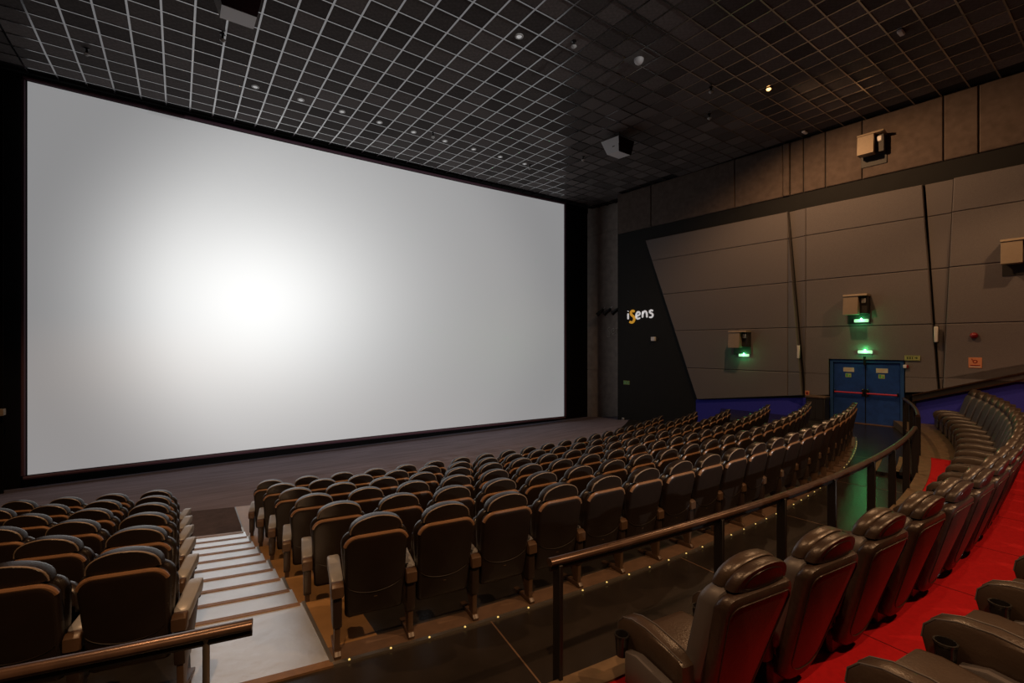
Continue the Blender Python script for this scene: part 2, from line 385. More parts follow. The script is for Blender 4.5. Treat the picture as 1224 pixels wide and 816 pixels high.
# platform of the recliners
vp = MB().sector(28.28, 30.0, 1.95, 18.2, 1.63, 1.1, 48).build('recliner_platform', 'red', floor)
MB().sector(28.22, 28.40, 1.95, 18.2, 1.645, 1.2, 48).build('platform_edge', 'woodedge', vp)
MB().sector(28.40, 29.2, 12.85, 18.2, 1.637, 1.58, 12).build('bare_floor', 'woodedge', vp)
for q, X in enumerate((3.1, 4.6, 6.1, 7.6, 9.1, 10.6)):
    Y = arcY(28.4, X); d = Vector((CX-X, CY-Y)).normalized(); a = Vector((X, Y)); bq = a-d*1.63; pn = Vector((-d.y, d.x))*.004
    MB().add([(a.x-pn.x,a.y-pn.y,1.6315),(a.x+pn.x,a.y+pn.y,1.6315),(bq.x+pn.x,bq.y+pn.y,1.6315),(bq.x-pn.x,bq.y-pn.y,1.6315)], [(0,1,2,3)]).build('carpet_joint', 'wineg', vp, smooth=False)
MB().add([(1.95, arcY(28.28, 1.95)-.0, 1.646), (2.07, arcY(28.28, 2.07), 1.646), (2.07, -1, 1.646), (1.95, -1, 1.646)], [(0,1,2,3)]).build('side_edge', 'trimmetal', vp, smooth=False)
MB().sector(30.0, 31.6, 1.95, 18.2, 2.08, 1.2, 40).build('rear_recliner_platform', 'red', floor)
MB().box(-5.0, 18.6, -20, -1.0, 1.8, 2.07).build('rear_floor', 'floor_dark', floor)
# steps up between the two recliner blocks
for i, (ra, z) in enumerate(((27.95, 1.54), (28.28, 1.63), (29.0, 1.80), (29.7, 2.08))):
    st = MB().sector(ra, ra+(.72 if i < 3 else 1.9), .36, 1.95, z, 1.2, 8).build('balcony_step', 'floor_dark', floor)
    MB().sector(ra-.01, ra+.07, .36, 1.95 if i else 1.80, z+.01, z-.05, 8).build('step_nosing', 'nosing', st)
MB().sector(28.28, 31.6, -5.0, .36, 1.63, 1.2, 16).build('left_platform', 'floor_dark', floor)
# steps to the platform in the gap of the far railing
for i, (ra, z) in enumerate(((27.55, 1.51), (27.9, 1.57))):
    st = MB().sector(ra, 28.25, 11.2, 12.7, z, 1.4, 6).build('platform_step', 'floor_dark', floor)
    MB().sector(ra-.01, ra+.06, 11.2, 12.7, z+.008, z-.06, 6).build('step_nosing', 'woodedge', st)

# the stepped aisle
stairs = thing('aisle_stairs', 'silver stepped aisle with brown nosings running down between the two seat blocks', 'stairs', (0, 0, 0))
def tread(ra, rb, z):
    t = MB().sector(ra, rb, XA0, XA1, z, z-.25, 10).build('tread', 'silver', stairs)
    MB().sector(ra-.004, ra+.05, XA0, XA1-.03, z+.008, z-.05, 10).build('nosing', 'nosing', t)
    return t
t0 = tread(R0-RP+.10, R0+.10, 1.455)
MB().sector(R0+.06, R0+.14, XA0, XA1, 1.463, 1.40, 10).build('nosing', 'nosing', t0)
for j in range(1, 11):
    ra = R0-RP+.10-.53*j
    if j == 10: ra = 20.9
    tread(ra, R0-RP+.10-.53*(j-1), 1.455-.1*j)
MB().sector(19.3, 20.9, XA0, XA1, .45, .1, 10).build('aisle_foot', 'darkcarpet', floor)
for k in range(6):
    xs = XA1-.012
    yb = arcY(R0-RP*k+.1, xs); yf = arcY(R0-RP*(k+1)+.1, xs)
    MB().box(xs, xs+.03, yb, yf, zt(k)-.1, zt(k)+.016).build('side_trim', 'trimmetal', stairs)

# ------------------------------------------------------------------ the screen
scr = thing('cinema_screen', 'huge white cinema screen glowing brightest left of its middle', 'screen', (6.3, 18, 0))
def sp(u, vv, out=0):
    X = lerp(-3.34, 15.96, u); Y = lerp(18.0, 17.66, u)+.22*(1-(2*u-1)**2)-out
    z = lerp(lerp(.45, .37, u), lerp(11.19, 11.15, u), vv); return (X-6.3, Y-18, z)
nu, nv = 32, 2
v = [sp(i/nu, j/nv) for j in range(nv+1) for i in range(nu+1)]
f = [(j*(nu+1)+i, j*(nu+1)+i+1, (j+1)*(nu+1)+i+1, (j+1)*(nu+1)+i) for j in range(nv) for i in range(nu)]
o = MB().add(v, f).build('screen_surface', 'screen', scr)
def border(pts, name='border'):
    MB().tube(pts, .05, 6).build(name, 'masking', scr)
L = 20
border([sp(-.004, i/4, .03) for i in range(5)]); border([sp(1.003, i/4, .03) for i in range(5)])
border([sp(-.004+1.007*i/L, -.006, .03) for i in range(L+1)]); border([sp(-.004+1.007*i/L, 1.006, .03) for i in range(L+1)])

# ------------------------------------------------------------------ cinema seats of the front blocks
def rrect(w0, w1, z0, z1, rt, rb, n=6):
    pts = []
    def corner(cx, cz, r, a0):
        for i in range(n+1):
            a = a0+math.pi/2*i/n; pts.append((cx+r*math.cos(a), cz+r*math.sin(a)))
    corner(w1/2-rt, z1-rt, rt, 0); corner(-w1/2+rt, z1-rt, rt, math.pi/2)
    corner(-w0/2+rb, z0+rb, rb, math.pi); corner(w0/2-rb, z0+rb, rb, 1.5*math.pi)
    return pts
def dshape(w, z0, h, n=14, sag=.012):
    pts = [(w/2*math.cos(math.pi*i/n)*(1 if True else 1), z0+.012+h*math.sin(math.pi*i/n)**.85) for i in range(n+1)]
    pts += [(-w/2+w*i/6, z0-sag*math.sin(math.pi*i/6)) for i in range(1, 6)]
    return pts
SW = .60
def make_seat():
    t = thing('cinema_chair', '', 'chair', (0,0,0)); T = .20; tt = math.tan(T)
    b = MB().slab(rrect(.475, .51, .28, 1.00, .10, .035), -.065, .02, .028, bend=.30, tilt=T, z0=.45, crown0=.004, squash=.94).build('back_shell', 'shell', t)
    pts = [(.235*math.sin(a), -.070+.30*(.235*math.sin(a))**2-(.60-.11*math.cos(a)-.45)*tt, .60-.11*math.cos(a)) for a in [-1.30+2.6*i/14 for i in range(15)]]
    MB().tube(pts, .003, 5).build('shell_seam', 'shell', b)
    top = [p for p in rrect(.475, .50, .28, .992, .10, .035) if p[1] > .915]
    MB().tube([(x, -.046+.30*x*x-(z-.45)*tt, z) for x, z in top], .017, 8, 1.0).build('shell_top', 'lit_ledge', b)  # leather band with the warm highlight put into its colour
    MB().bbox(-.014, .014, -.064, -.056, .44, .456, .002).build('shell_label', 'tier_edge', b)
    MB().slab(rrect(.46, .545, .36, 1.02, .11, .06), .005, .10, .035, bend=.30, tilt=T, z0=.45, crown1=.03).build('back_cushion', 'leather', t)
    h = MB().slab(dshape(.43, .998, .142), -.030, .075, .022, bend=.30, tilt=T, z0=.45, crown1=.02, squash=.93).build('headrest', 'leather', t)
    pts = [((.207)*math.cos(math.pi*i/16), -.022+.30*(.2*math.cos(math.pi*i/16))**2-(.998+.012+.134*math.sin(math.pi*i/16)**.85-.45)*tt, .998+.014+.134*math.sin(math.pi*i/16)**.85) for i in range(17)]
    MB().tube(pts, .007, 6).build('headrest_piping', 'lit_piping', h)
    MB().slab(rrect(.46, .44, .40, .83, .10, .05), .17, .26, .035, tilt=-.12, z0=.40, crown1=.02).build('seat_cushion', 'leather', t)
    return t
def arm_parts(par, x):
    lg = MB().prism_x([(-.03, .02), (.03, .02), (.05, .10), (.20, .36), (.30, .47), (.36, .53), (-.04, .53), (-.045, .3)], x-.022, x+.022, .008).build('leg', 'leg', par)
    MB().prism_x([(-.07, 0), (.26, 0), (.27, .015), (.05, .05), (-.05, .05), (-.075, .025)], x-.028, x+.028, .01).build('foot', 'leg', lg)
    MB().prism_x([(-.085, .50), (-.06, .485), (-.01, .49), (-.01, .605), (-.05, .608), (-.085, .585)], x-.048, x+.048, .014).build('arm_end', 'leg', lg)
    MB().prism_x([(-.05, .24), (.10, .22), (.26, .40), (.33, .53), (-.06, .53), (-.06, .30)], x-.036, x+.036, .012).build('side_panel', 'sidepanel', lg)
    MB().prism_x([(-.012, .525), (.26, .545), (.38, .545), (.42, .57), (.435, .61), (.425, .645), (.37, .66), (.30, .655), (.15, .63), (.0, .615), (-.012, .605)], x-.05, x+.05, .02).build('armrest', 'armpad', par)
    MB().lathe([(.02, .0), (.034, .0), (.036, .05), (.03, .05)], 10, (x, .40, .50)).build('cup_holder', 'plastic', par)
seat = make_seat(); arm_parts(seat, -SW/2)
seat_end = make_seat(); arm_parts(seat_end, -SW/2); arm_parts(seat_end, SW/2)
index_kids(seat); index_kids(seat_end)
ROWN = ['rearmost row', 'second row from the rear', 'third row from the rear', 'fourth row from the rear', 'second row from the screen', 'row nearest the screen']
used = set()
def put_seat(proto, X, R, k, label, group):
    Y = arcY(R, X); rz = face(X, Y); loc = (X, Y, zt(k)+.004)
    if proto.name not in used:
        used.add(proto.name); proto.location = loc; proto.rotation_euler = (0,0,rz); proto['label'] = label; proto['group'] = group
    else: dup(proto, loc, rz, label, group)
ENDX = [13.75, 14.7, 14.6, 14.3, 14.2, 13.7]
for k in range(6):
    R = R0-RP*k
    # right-hand block, starting at the stepped aisle
    a = math.asin((XA1+.06-CX)/R)+SW/2/R; i = 1
    while True:
        X = CX+R*math.sin(a)
        if X > ENDX[k]: break
        last = CX+R*math.sin(a+SW/R) > ENDX[k]
        put_seat(seat_end if last else seat, X, R, k, 'black leather cinema chair, %s right of the stepped aisle, %s' % (ORD[i], ROWN[k]), 'chairs right of the stepped aisle')
        a += SW/R; i += 1
    # left-hand block
    a = math.asin((XA0-.06-CX)/R)-SW/2/R; i = 1
    for i in range(1, 8):
        X = CX+R*math.sin(a); Y = arcY(R, X)
        if X < -4.6: break
        xc = X*F2[1]-Y*F2[0]; zz = X*F2[0]+Y*F2[1]
        if 612+555*xc/zz < -45: break
        put_seat(seat_end if i == 1 else seat, X, R, k, 'black leather cinema chair, %s left of the stepped aisle, %s' % (ORD[i], ROWN[k]), 'chairs left of the stepped aisle')
        a -= SW/R

# ------------------------------------------------------------------ recliners
VW = .745
VCX, VCY = 7.2, 30.54
def varcY(R, X): return VCY-math.sqrt(R*R-(X-VCX)**2)
def vface(X, Y): return math.atan2(-(VCX-X), VCY-Y)
def vip_arm(t, x):
    a = MB().prism_x([(.0, .26), (.30, .22), (.52, .22), (.58, .28), (.60, .36), (.59, .43), (.54, .485), (.45, .515), (.32, .525), (.14, .505), (.03, .485), (.0, .46)], x-.062, x+.062, .032).build('armrest', 'vleather', t)
    for s in (-1, 1):
        MB().tube([(x+s*.046, y, z+.002) for y, z in ((.02, .482), (.14, .502), (.32, .521), (.45, .510), (.54, .480), (.587, .43), (.597, .36))], .0045, 5).build('armrest_piping', 'vgrey', a)
def make_recliner(both):
    t = thing('recliner', '', 'recliner'); T = .30; tt = math.tan(T)
    MB().bbox(-.21, .23, .04, .46, .0, .26, .03).build('base', 'plastic', t)
    MB().prism_x([(-.0, .27), (.48, .25), (.55, .27), (.575, .32), (.55, .375), (.46, .39), (.2, .37), (-.0, .35)], -.215, .25, .03).build('seat_cushion', 'vleather', t)
    MB().slab([(x+.017, z) for x, z in rrect(.45, .45, .05, .30, .05, .05)], .53, .585, .02).build('footrest', 'vleather', t)
    MB().slab(rrect(.50, .585, .30, 1.0, .10, .08), -.045, .085, .045, bend=.25, tilt=T, z0=.40, crown1=.02).build('backrest', 'vgrey', t)
    s = MB().slab(rrect(.40, .585, .06, .985, .08, .16), -.125, -.03, .035, bend=.28, tilt=T, z0=.40, crown0=.012, squash=.94).build('back_shell', 'vshell', t)
    pts = []
    for p in rrect(.34, .52, .16, .93, .07, .14): pts.append((p[0], -.130+.28*p[0]**2-(p[1]-.40)*tt, p[1]))
    MB().tube(pts+[pts[0]], .004, 5).build('shell_welt', 'vshell', s)
    h = MB().slab(dshape(.47, .985, .165), -.012, .075, .03, bend=.25, tilt=T, z0=.40, crown1=.02, squash=.91).build('headrest', 'vleather', t)
    MB().slab(dshape(.46, .985, .150), -.085, -.008, .022, bend=.25, tilt=T, z0=.40, squash=.93).build('headrest_back', 'vshell', h)
    MB().slab(dshape(.34, 1.0, .10), -.088, -.08, .004, bend=.25, tilt=T, z0=.40, squash=.93).build('headrest_plate', 'leather', h)
    vip_arm(t, -.285)
    if both: vip_arm(t, .32)
    MB().prism_x([(.06, .14), (.42, .14), (.42, .34), (.32, .37), (.06, .35)], -.425, -.355, .015).build('console', 'vgrey', t)
    MB().lathe([(.038, -.13), (.046, 0), (.050, 0), (.050, .012), (.042, .012), (.038, -.11)], 18, (-.398, .475, .41)).build('cup_holder', 'plastic', t)
    return t
rcl = make_recliner(False); rcl_end = make_recliner(True); index_kids(rcl); index_kids(rcl_end)
RV = 29.3
a = math.asin((2.75-VCX)/RV); i = 1; NV = 21
for i in range(1, NV+1):
    X = VCX+RV*math.sin(a); Y = varcY(RV, X); loc = (X, Y, 1.632); rz = vface(X, Y)
    lab = 'dark leather recliner, %s from the near end of the row behind the long railing' % ORD[i]
    if i == 1: rcl.location = loc; rcl.rotation_euler = (0,0,rz); rcl['label'] = lab; rcl['group'] = 'recliners in the railing row'
    elif i == NV: rcl_end.location = loc; rcl_end.rotation_euler = (0,0,rz); rcl_end['label'] = lab; rcl_end['group'] = 'recliners in the railing row'
    else: dup(rcl, loc, rz, lab, 'recliners in the railing row')
    a += VW/RV
RV2 = 30.66
a = math.asin((2.745-VCX)/RV2)
for i in range(1, 5):
    X = VCX+RV2*math.sin(a); Y = varcY(RV2, X)
    dup(rcl, (X, Y, 2.082), vface(X, Y), 'dark leather recliner, %s from the left in the bottom right corner' % ORD[i], 'recliners in the hindmost row')
    a += VW/RV2

# ------------------------------------------------------------------ railings
def railing(label, xs_posts, x0, x1, R, zr, zfoot, post_w=.08, round_post=False, tail=None):
    t = thing('railing', label, 'railing', (xs_posts[0], arcY(R, xs_posts[0]), zfoot))
    off = Vector(t.location)
    pts = [Vector((lerp(x0, x1, i/40), arcY(R, lerp(x0, x1, i/40)), zr-.03)) for i in range(41)]
    if tail: pts += [Vector(p) for p in tail]
    MB().tube([p-off for p in pts], .038, 12, .75).build('handrail', 'rail', t)
    MB().tube([p-off-Vector((0,0,.045)) for p in pts], .016, 8, 1.2).build('rail_bracket', 'post', t)
    for X in xs_posts:
        Y = arcY(R, X); rz = face(X, Y)
        if round_post: p = MB().tube([(0,0,0), (0,0,zr-.05-zfoot)], .017, 12)
        else: p = MB().bbox(-.016, .016, -.045, .045, 0, zr-.05-zfoot, .004)
        if not round_post: p.bbox(-.06, .06, -.05, .05, 0, .012, .003)
        o = p.build('post', 'post' if not round_post else 'trimmetal', t); o.location = Vector((X, Y, zfoot))-off; o.rotation_euler = (0,0,rz)
    return t
railing('long curved bronze handrail on flat black posts in front of the recliners', [2.19, 3.93, 4.97, 6.14, 7.5, 8.6, 9.75, 11.05], 2.12, 11.08, 28.20, 2.50, 1.447)
railing('short far handrail on black posts near the blue double doors', [12.8, 14.0, 15.2, 16.4], 12.78, 16.6, 28.2, 2.52, 1.447)
railing('bronze handrail end with one thin round post in the lower left corner', [.12, -1.6], -2.2, .33, 28.12, 2.50, 1.447, round_post=True)
# sloping hand board along the right wall
hb = thing('sloping_rail', 'sloping dark wooden rail along the right wall above the blue fabric', 'handrail', (wx(4.35), 4.35, 2.3), WANG)
def slope_bar(d0, d1, h0, h1, m, name):
    L0, L1 = ws(4.35)-ws(4.35), ws(-3)-ws(4.35)
    k = .345
    v = [(L0, -d1, h0), (L1, -d1, h0+k*L1), (L1, -d0, h0+k*L1), (L0, -d0, h0), (L0, -d1, h1), (L1, -d1, h1+k*L1), (L1, -d0, h1+k*L1), (L0, -d0, h1)]
    MB().add(v, [(0,3,2,1),(4,5,6,7),(0,1,5,4),(1,2,6,5),(2,3,7,6),(3,0,4,7)]).build(name, m, hb, smooth=False)
slope_bar(.0, .16, .02, .16, 'cabinet', 'board')
slope_bar(.0, .20, .16, .20, 'rail', 'top_cap')
slope_bar(.0, .17, -.02, .02, 'rail', 'lower_bead')
MB().bbox(0, .06, -.14, -.02, -.85, .06, .006).build('post', 'post', hb)

# ------------------------------------------------------------------ doors and things on the right wall
door = thing('door_1', 'blue double fire doors with red push bars', 'door'); del door['category']; del door['label']; door['kind'] = 'structure'
place_wall(door, 6.50, 1.45, .0)
LW = 1.95; HH = 2.06
fm = MB().box(0, .09, -.10, 0, 0, HH).box(LW-.09, LW, -.10, 0, 0, HH).box(.09, LW-.09, -.10, 0, HH-.08, HH).build('door_frame', 'frameblue', door, smooth=False)
for i in range(2):
    x0 = .10+i*.88; x1 = x0+.87
    lf = MB().bbox(x0, x1, -.06, -.01, .01, HH-.09, .006).build('door_leaf', 'doorblue', door, smooth=False)
    MB().tube([(x0+.04, -.13, .98), (x1-.06, -.13, .98)], .026, 8).build('push_bar', 'pink', lf)
    xb = x1-.05 if i == 0 else x0+.05
    MB().bbox(xb-.035, xb+.035, -.14, -.06, .88, 1.12, .012).build('latch_box', 'plastic', lf)
    xo = x0+.04 if i == 0 else x1-.05
    MB().bbox(xo-.02, xo+.02, -.14, -.06, .93, 1.05, .008).build('bar_bracket', 'plastic', lf)
    p = MB().box(x0+.27, x0+.57, -.066, -.060, 1.66, 1.80).build('notice', 'signw', lf, smooth=False)
    for q in range(3): MB().box(x0+.30, x0+.54-.05*q, -.0675, -.066, 1.77-.04*q, 1.78-.04*q).build('notice_line', 'fireor', p, smooth=False)
    g = MB().box(x0+.33, x0+.49, -.066, -.060, 1.48, 1.61).build('exit_notice', 'signg', lf, smooth=False)
    MB().box(x0+.35, x0+.40, -.0675, -.066, 1.495, 1.595).box(x0+.43, x0+.47, -.0675, -.066, 1.495, 1.56).build('pictogram', 'signgreen', g, smooth=False)
MB().box(.965, .985, -.075, -.01, .01, HH-.09).build('meeting_stile', 'plastic', door, smooth=False)
MB().box(.94, 1.0, -.16, -.06, HH-.16, HH+.12).build('door_closer', 'plastic', door, smooth=False)
MB().box(0, LW, -.2, 0, -.004, .012).build('threshold', 'nosing', door, smooth=False)

def wall_speaker(Yc, zc_, wdt, label, tiltdown=.12, out=.14, hgt=.62, nam='wall_speaker'):
    t = thing(nam, label, 'speaker'); place_wall(t, Yc, zc_, out)
    # tan cabinet: front baffle leaning down into the hall, open dark side with the bracket
    prof = [(-.52, -hgt*.46), (-.46, hgt*.42), (-.40, hgt*.5), (-.06, hgt*.5), (-.06, hgt*.36), (-.30, hgt*.34), (-.30, -hgt*.5)]
    MB().prism_x([(-.50, -hgt*.5), (-.44, hgt*.46), (-.20, hgt*.46), (-.20, -hgt*.5)], -wdt/2, wdt*.14, .01).build('cabinet', 'tan', t)
    MB().prism_x([(-.47, hgt*.45), (-.44, hgt*.55), (-.02, hgt*.55), (-.02, hgt*.45)], -wdt/2-.01, wdt/2+.01, .006).build('top_cover', 'tan', t)
    MB().bbox(-wdt/2+.05, wdt/2-.02, -.26, -.02, -hgt*.45, hgt*.44, .01).build('bracket_box', 'spkdark', t)
    MB().bbox(wdt*.20, wdt*.40, -.30, -.25, hgt*.08, hgt*.34, .02).build('bracket', 'white', t)
    MB().box(-wdt/2+.0, wdt/2-.0, -.02, -.0, -hgt*.95, hgt*.45).build('back_plate', 'spkdark', t, smooth=False)
    return t
wall_speaker(5.68, 5.28, .62, 'tan loudspeaker on the wall above the blue double doors')
wall_speaker(9.38, 4.20, .66, 'tan loudspeaker on the wall nearest the screen')
wall_speaker(5.30, 10.32, .66, 'tan loudspeaker high on the brown upper wall under the ceiling', out=.08)
wall_speaker(2.16, 6.45, .62, 'tan loudspeaker cut by the right edge of the view', out=.16)
def exit_lamp(Y, z, label, out=.15):
    t = thing('exit_lamp', label, 'exit light', group='emergency lamps'); place_wall(t, Y, z, out)
    MB().bbox(-.19, .19, -.07, 0, -.05, .05, .015).build('housing', 'exit', t)
    MB().lathe([(.004, 0), (.022, .004), (.022, .02), (.008, .03)], 8, (0, -.04, .05)).build('indicator', 'exitled', t)
    l = bpy.data.lights.new('exit_lamp_light', 'POINT'); lo = bpy.data.objects.new('exit_lamp_light', l); COL.objects.link(lo)
    l.energy = 2.5; l.color = (.12, 1, .28); l.shadow_soft_size = .04; lo.parent = t; lo.location = (0, -.16, .02)
exit_lamp(5.60, 4.78, 'green emergency lamp just below the loudspeaker over the doors')
exit_lamp(5.50, 3.77, 'green emergency lamp directly above the blue double doors')
exit_lamp(9.30, 3.60, 'green emergency lamp below the loudspeaker nearest the screen')
def strip(Y, z0, z1, label):
    t = thing('wall_strip_light', label, 'light'); place_wall(t, Y, z0, .16)
    MB().bbox(-.045, .045, -.06, .03, 0, z1-z0, .015).build('diffuser', 'glass', t)
    MB().bbox(-.055, .055, -.02, .04, -.03, z1-z0+.03, .006).build('back_plate', 'spkdark', t)
strip(7.42, 3.52, 3.98, 'small white upright strip light left of the blue doors')
strip(3.80, 4.08, 4.54, 'small white upright strip light right of the blue doors')
t = thing('fire_alarm', 'round red fire alarm sounder on the wall above the orange sign', 'alarm'); place_wall(t, 3.01, 4.26, .16)
MB().rings([[(r*math.cos(a*math.pi/8), y, r*math.sin(a*math.pi/8)) for a in range(16)] for r, y in ((.085, 0), (.085, -.05), (.07, -.08), (.03, -.10), (.01, -.105))]).build('dome', 'firered', t)
MB().bbox(-.06, .06, -.01, .02, -.06, .06, .004).build('base_plate', 'spkdark', t)
def sign(name, Y, z, wdt, hgt, m, label, cat, marks, out=.16):
    t = thing(name, label, cat); place_wall(t, Y, z, out)
    MB().bbox(-wdt/2, wdt/2, -.012, 0, -hgt/2, hgt/2, .003).build('plate', m, t)
    for x0, x1, z0, z1, mm in marks:
        MB().box(x0, x1, -.0145, -.0115, z0, z1).build('mark', mm, t, smooth=False)
    return t
t = sign('fire_hose_sign', 2.99, 3.50, .27, .29, 'fireor', 'square orange and red safety sign below the red alarm', 'sign', [(-.11, .11, -.125, -.10, 'signw'), (-.10, .10, -.095, -.065, 'firered')])
MB().rings([[(r*math.cos(a*math.pi/8), -.0145, .03+r*math.sin(a*math.pi/8)) for a in range(16)] for r in (.05, .03)], cap=False).build('mark', 'firered', t, smooth=False)
MB().tube([(-.07, -.015, .11), (-.05, -.015, .06)], .008, 6).build('mark', 'firered', t)
t = sign('exit_direction_sign', 4.34, 3.60, .36, .155, 'signg', 'yellow-green luminous sign right above the blue doors', 'sign', [(-.165, .165, -.062, -.052, 'ink'), (-.165, .165, .052, .062, 'ink'), (-.13, -.09, -.03, .035, 'ink'), (-.07, -.03, -.03, .035, 'ink'), (-.01, .02, -.03, .035, 'ink'), (.05, .10, -.012, .018, 'ink')])
MB().add([(.09, -.0146, -.035), (.14, -.0146, .003), (.09, -.0146, .04)], [(0,1,2)]).build('mark', 'ink', t, smooth=False)
sign('fire_notice', 7.15, 2.32, .13, .16, 'fireor', 'tiny pink and red notice above the dark cabinet', 'sign', [(-.04, .03, -.05, .04, 'firered')])
t = thing('call_point', 'small white and red call point at the right door jamb', 'call point'); place_wall(t, 4.50, 3.34, .15)
MB().bbox(-.05, .03, -.06, 0, -.05, .05, .008).build('body', 'white', t); MB().bbox(.03, .075, -.05, 0, -.05, .05, .008).build('side', 'firered', t)
t = thing('low_cabinet', 'low dark cabinet with a brown top beside the blue doors', 'cabinet'); place_wall(t, 7.05, 1.45, .16)
MB().bbox(0, .56, -.45, 0, 0, .76, .01).build('body', 'cabinet', t); MB().bbox(-.02, .58, -.48, 0, .76, .82, .008).build('top', 'tier_edge', t)
MB().bbox(.05, .275, -.46, -.45, .06, .72, .003).build('door', 'cabinet', t); MB().bbox(.285, .51, -.46, -.45, .06, .72, .003).build('door', 'cabinet', t)
# things on the black end of the wall
t = thing('wall_sensor', 'small grey box on the black wall below the lettering', 'sensor'); place_wall(t, 13.37, 4.27, 0)
MB().bbox(-.10, .10, -.12, 0, -.09, .09, .01).build('box', 'white', t); MB().bbox(.10, .2, -.03, 0, -.04, .04, .01).build('bracket', 'spkdark', t)
sign('running_man_sign', 14.88, 2.19, .34, .18, 'signg', 'small green exit sign low on the black wall', 'sign', [(-.15, -.02, -.07, .07, 'signgreen'), (.02, .15, -.07, .07, 'signgreen'), (-.10, -.06, -.05, .05, 'signw'), (.06, .11, -.05, .05, 'signw')], out=0)
t = thing('wall_socket', 'tiny white socket near the foot of the black wall', 'socket'); place_wall(t, 15.07, .42, 0)
MB().bbox(-.06, .06, -.03, 0, -.06, .06, .01).build('plate', 'white', t); MB().bbox(-.03, .03, -.036, -.03, -.03, .03, .003).build('face', 'spkdark', t)
# the lettering, drawn as fat rounded strokes
def strokes(par, name, m, lines, r):
    mb = MB()
    for ln in lines:
        P2 = []
        for i in range(len(ln)-1):
            for q in range(4):
                p0 = ln[max(i-1, 0)]; p1 = ln[i]; p2 = ln[i+1]; p3 = ln[min(i+2, len(ln)-1)]; tt = q/4
                P2.append(tuple(.5*((2*p1[c])+(-p0[c]+p2[c])*tt+(2*p0[c]-5*p1[c]+4*p2[c]-p3[c])*tt*tt+(-p0[c]+3*p1[c]-3*p2[c]+p3[c])*tt**3) for c in (0, 1)))
        P2.append(ln[-1])
        # flat capsule ribbon
        left = []; right = []
        for i, p in enumerate(P2):
            q0 = P2[max(i-1, 0)]; q1 = P2[min(i+1, len(P2)-1)]; d = Vector((q1[0]-q0[0], q1[1]-q0[1])).normalized(); nrm = Vector((-d.y, d.x))
            k = 1 if 0 < i < len(P2)-1 else .6
            left.append((p[0]+nrm.x*r*k, p[1]+nrm.y*r*k)); right.append((p[0]-nrm.x*r*k, p[1]-nrm.y*r*k))
        rings = [[(l[0], -.005, l[1]), (l[0], -.05, l[1]), (q[0], -.05, q[1]), (q[0], -.005, q[1])] for l, q in zip(left, right)]
        mb.rings(rings)
    return mb.build(name, m, par, smooth=False)
iS = dict(
 i=([[(.06, .02), (.06, .30)], [(.055, .395), (.066, .41)]], 'signwhite', .035),
 S=([[(.41, .36), (.33, .41), (.24, .37), (.22, .28), (.29, .19), (.38, .12), (.41, .02), (.36, -.10), (.26, -.14), (.14, -.10)]], 'yellow', .055),
 e=([[(.52, .13), (.66, .19), (.72, .26), (.66, .34), (.57, .31), (.51, .19), (.53, .07), (.61, .02), (.73, .06)]], 'signwhite', .036),
 n=([[(.86, .06), (.88, .36)], [(.88, .24), (.96, .35), (1.04, .34), (1.09, .24), (1.10, .06)]], 'signwhite', .036),
 s=([[(1.41, .34), (1.33, .38), (1.25, .34), (1.27, .27), (1.37, .22), (1.41, .14), (1.34, .06), (1.23, .07)]], 'signwhite', .036))
lg = thing('wall_lettering', 'iSens lettering in white with a large yellow S on the black wall', 'lettering'); place_wall(lg, 14.83, 5.20, 0)
for kx, (ln, m_, r_) in iS.items(): strokes(lg, 'letter', m_, ln, r_)
gl = thing('painted_reflection', 'faint painted reflection of the lettering on the recess wall', 'lettering', (18.40, 17.0, 4.55), -math.pi/2)
for kx in ('S', 'e', 'n'): strokes(gl, 'letter', 'sign_reflection', [[(p[0]*.9-.1, p[1]*.9) for p in l] for l in iS[kx][0]], .016)  # the sign's reflection, drawn as pale letter strokes
# three stage spotlights on the recess wall
for i, Y in enumerate((17.15, 16.65, 16.1)):
    t = thing('stage_spotlight', 'black stage spotlight in the recess, %s from the screen' % ORD[i+1], 'spotlight', (18.38, Y, 5.75), 0, 'stage spotlights in the recess')
    MB().tube([(0, 0, 0), (-.22, -.02, .02)], .02, 6).build('bracket', 'spkdark', t)
    MB().tube([(-.20, -.12, .14), (-.24, -.02, .03), (-.30, .14, -.10), (-.33, .22, -.16)], [.05, .09, .10, .115], 10).build('body', 'plastic', t)
    MB().tube([(-.20, -.2, .22), (-.20, -.12, .14)], [.02, .03], 6).build('tail', 'white', t)

# ------------------------------------------------------------------ things on the ceiling
def downlight(X, Y, label, r=.10, group='downlights in the row before the screen'):
    t = thing('downlight', label, 'downlight', (X, Y, CEIL), 0, group)
    MB().lathe([(r*.62, -.004), (r*.7, -.022), (r, -.018), (r*1.04, 0), (r*.9, .01)], 16).build('rim', 'rimw', t)
    MB().lathe([(.004, -.012), (r*.62, -.012), (r*.62, -.002), (.004, -.002)], 16).build('lens', 'lens', t)
for i in range(9): downlight(1.77+i*1.196, 14.9, 'white ceiling downlight, %s from the left in the row near the screen' % ORD[i+1])
downlight(6.55, 8.82, 'lone white ceiling downlight nearest the top edge', group='lone downlight')
def sprinkler(X, Y, label, s=1):
    t = thing('ceiling_sprinkler', label, 'sprinkler', (X, Y, CEIL), 0, 'ceiling sprinklers')
    MB().lathe([(.05*s, 0), (.05*s, -.015), (.02*s, -.03), (.02*s, -.10*s), (.012*s, -.10*s)], 10).build('stem', 'plastic', t)
    MB().lathe([(.01, -.10*s), (.055*s, -.105*s), (.055*s, -.12*s), (.02*s, -.15*s), (.006, -.155*s)], 10).build('head', 'rimw', t)
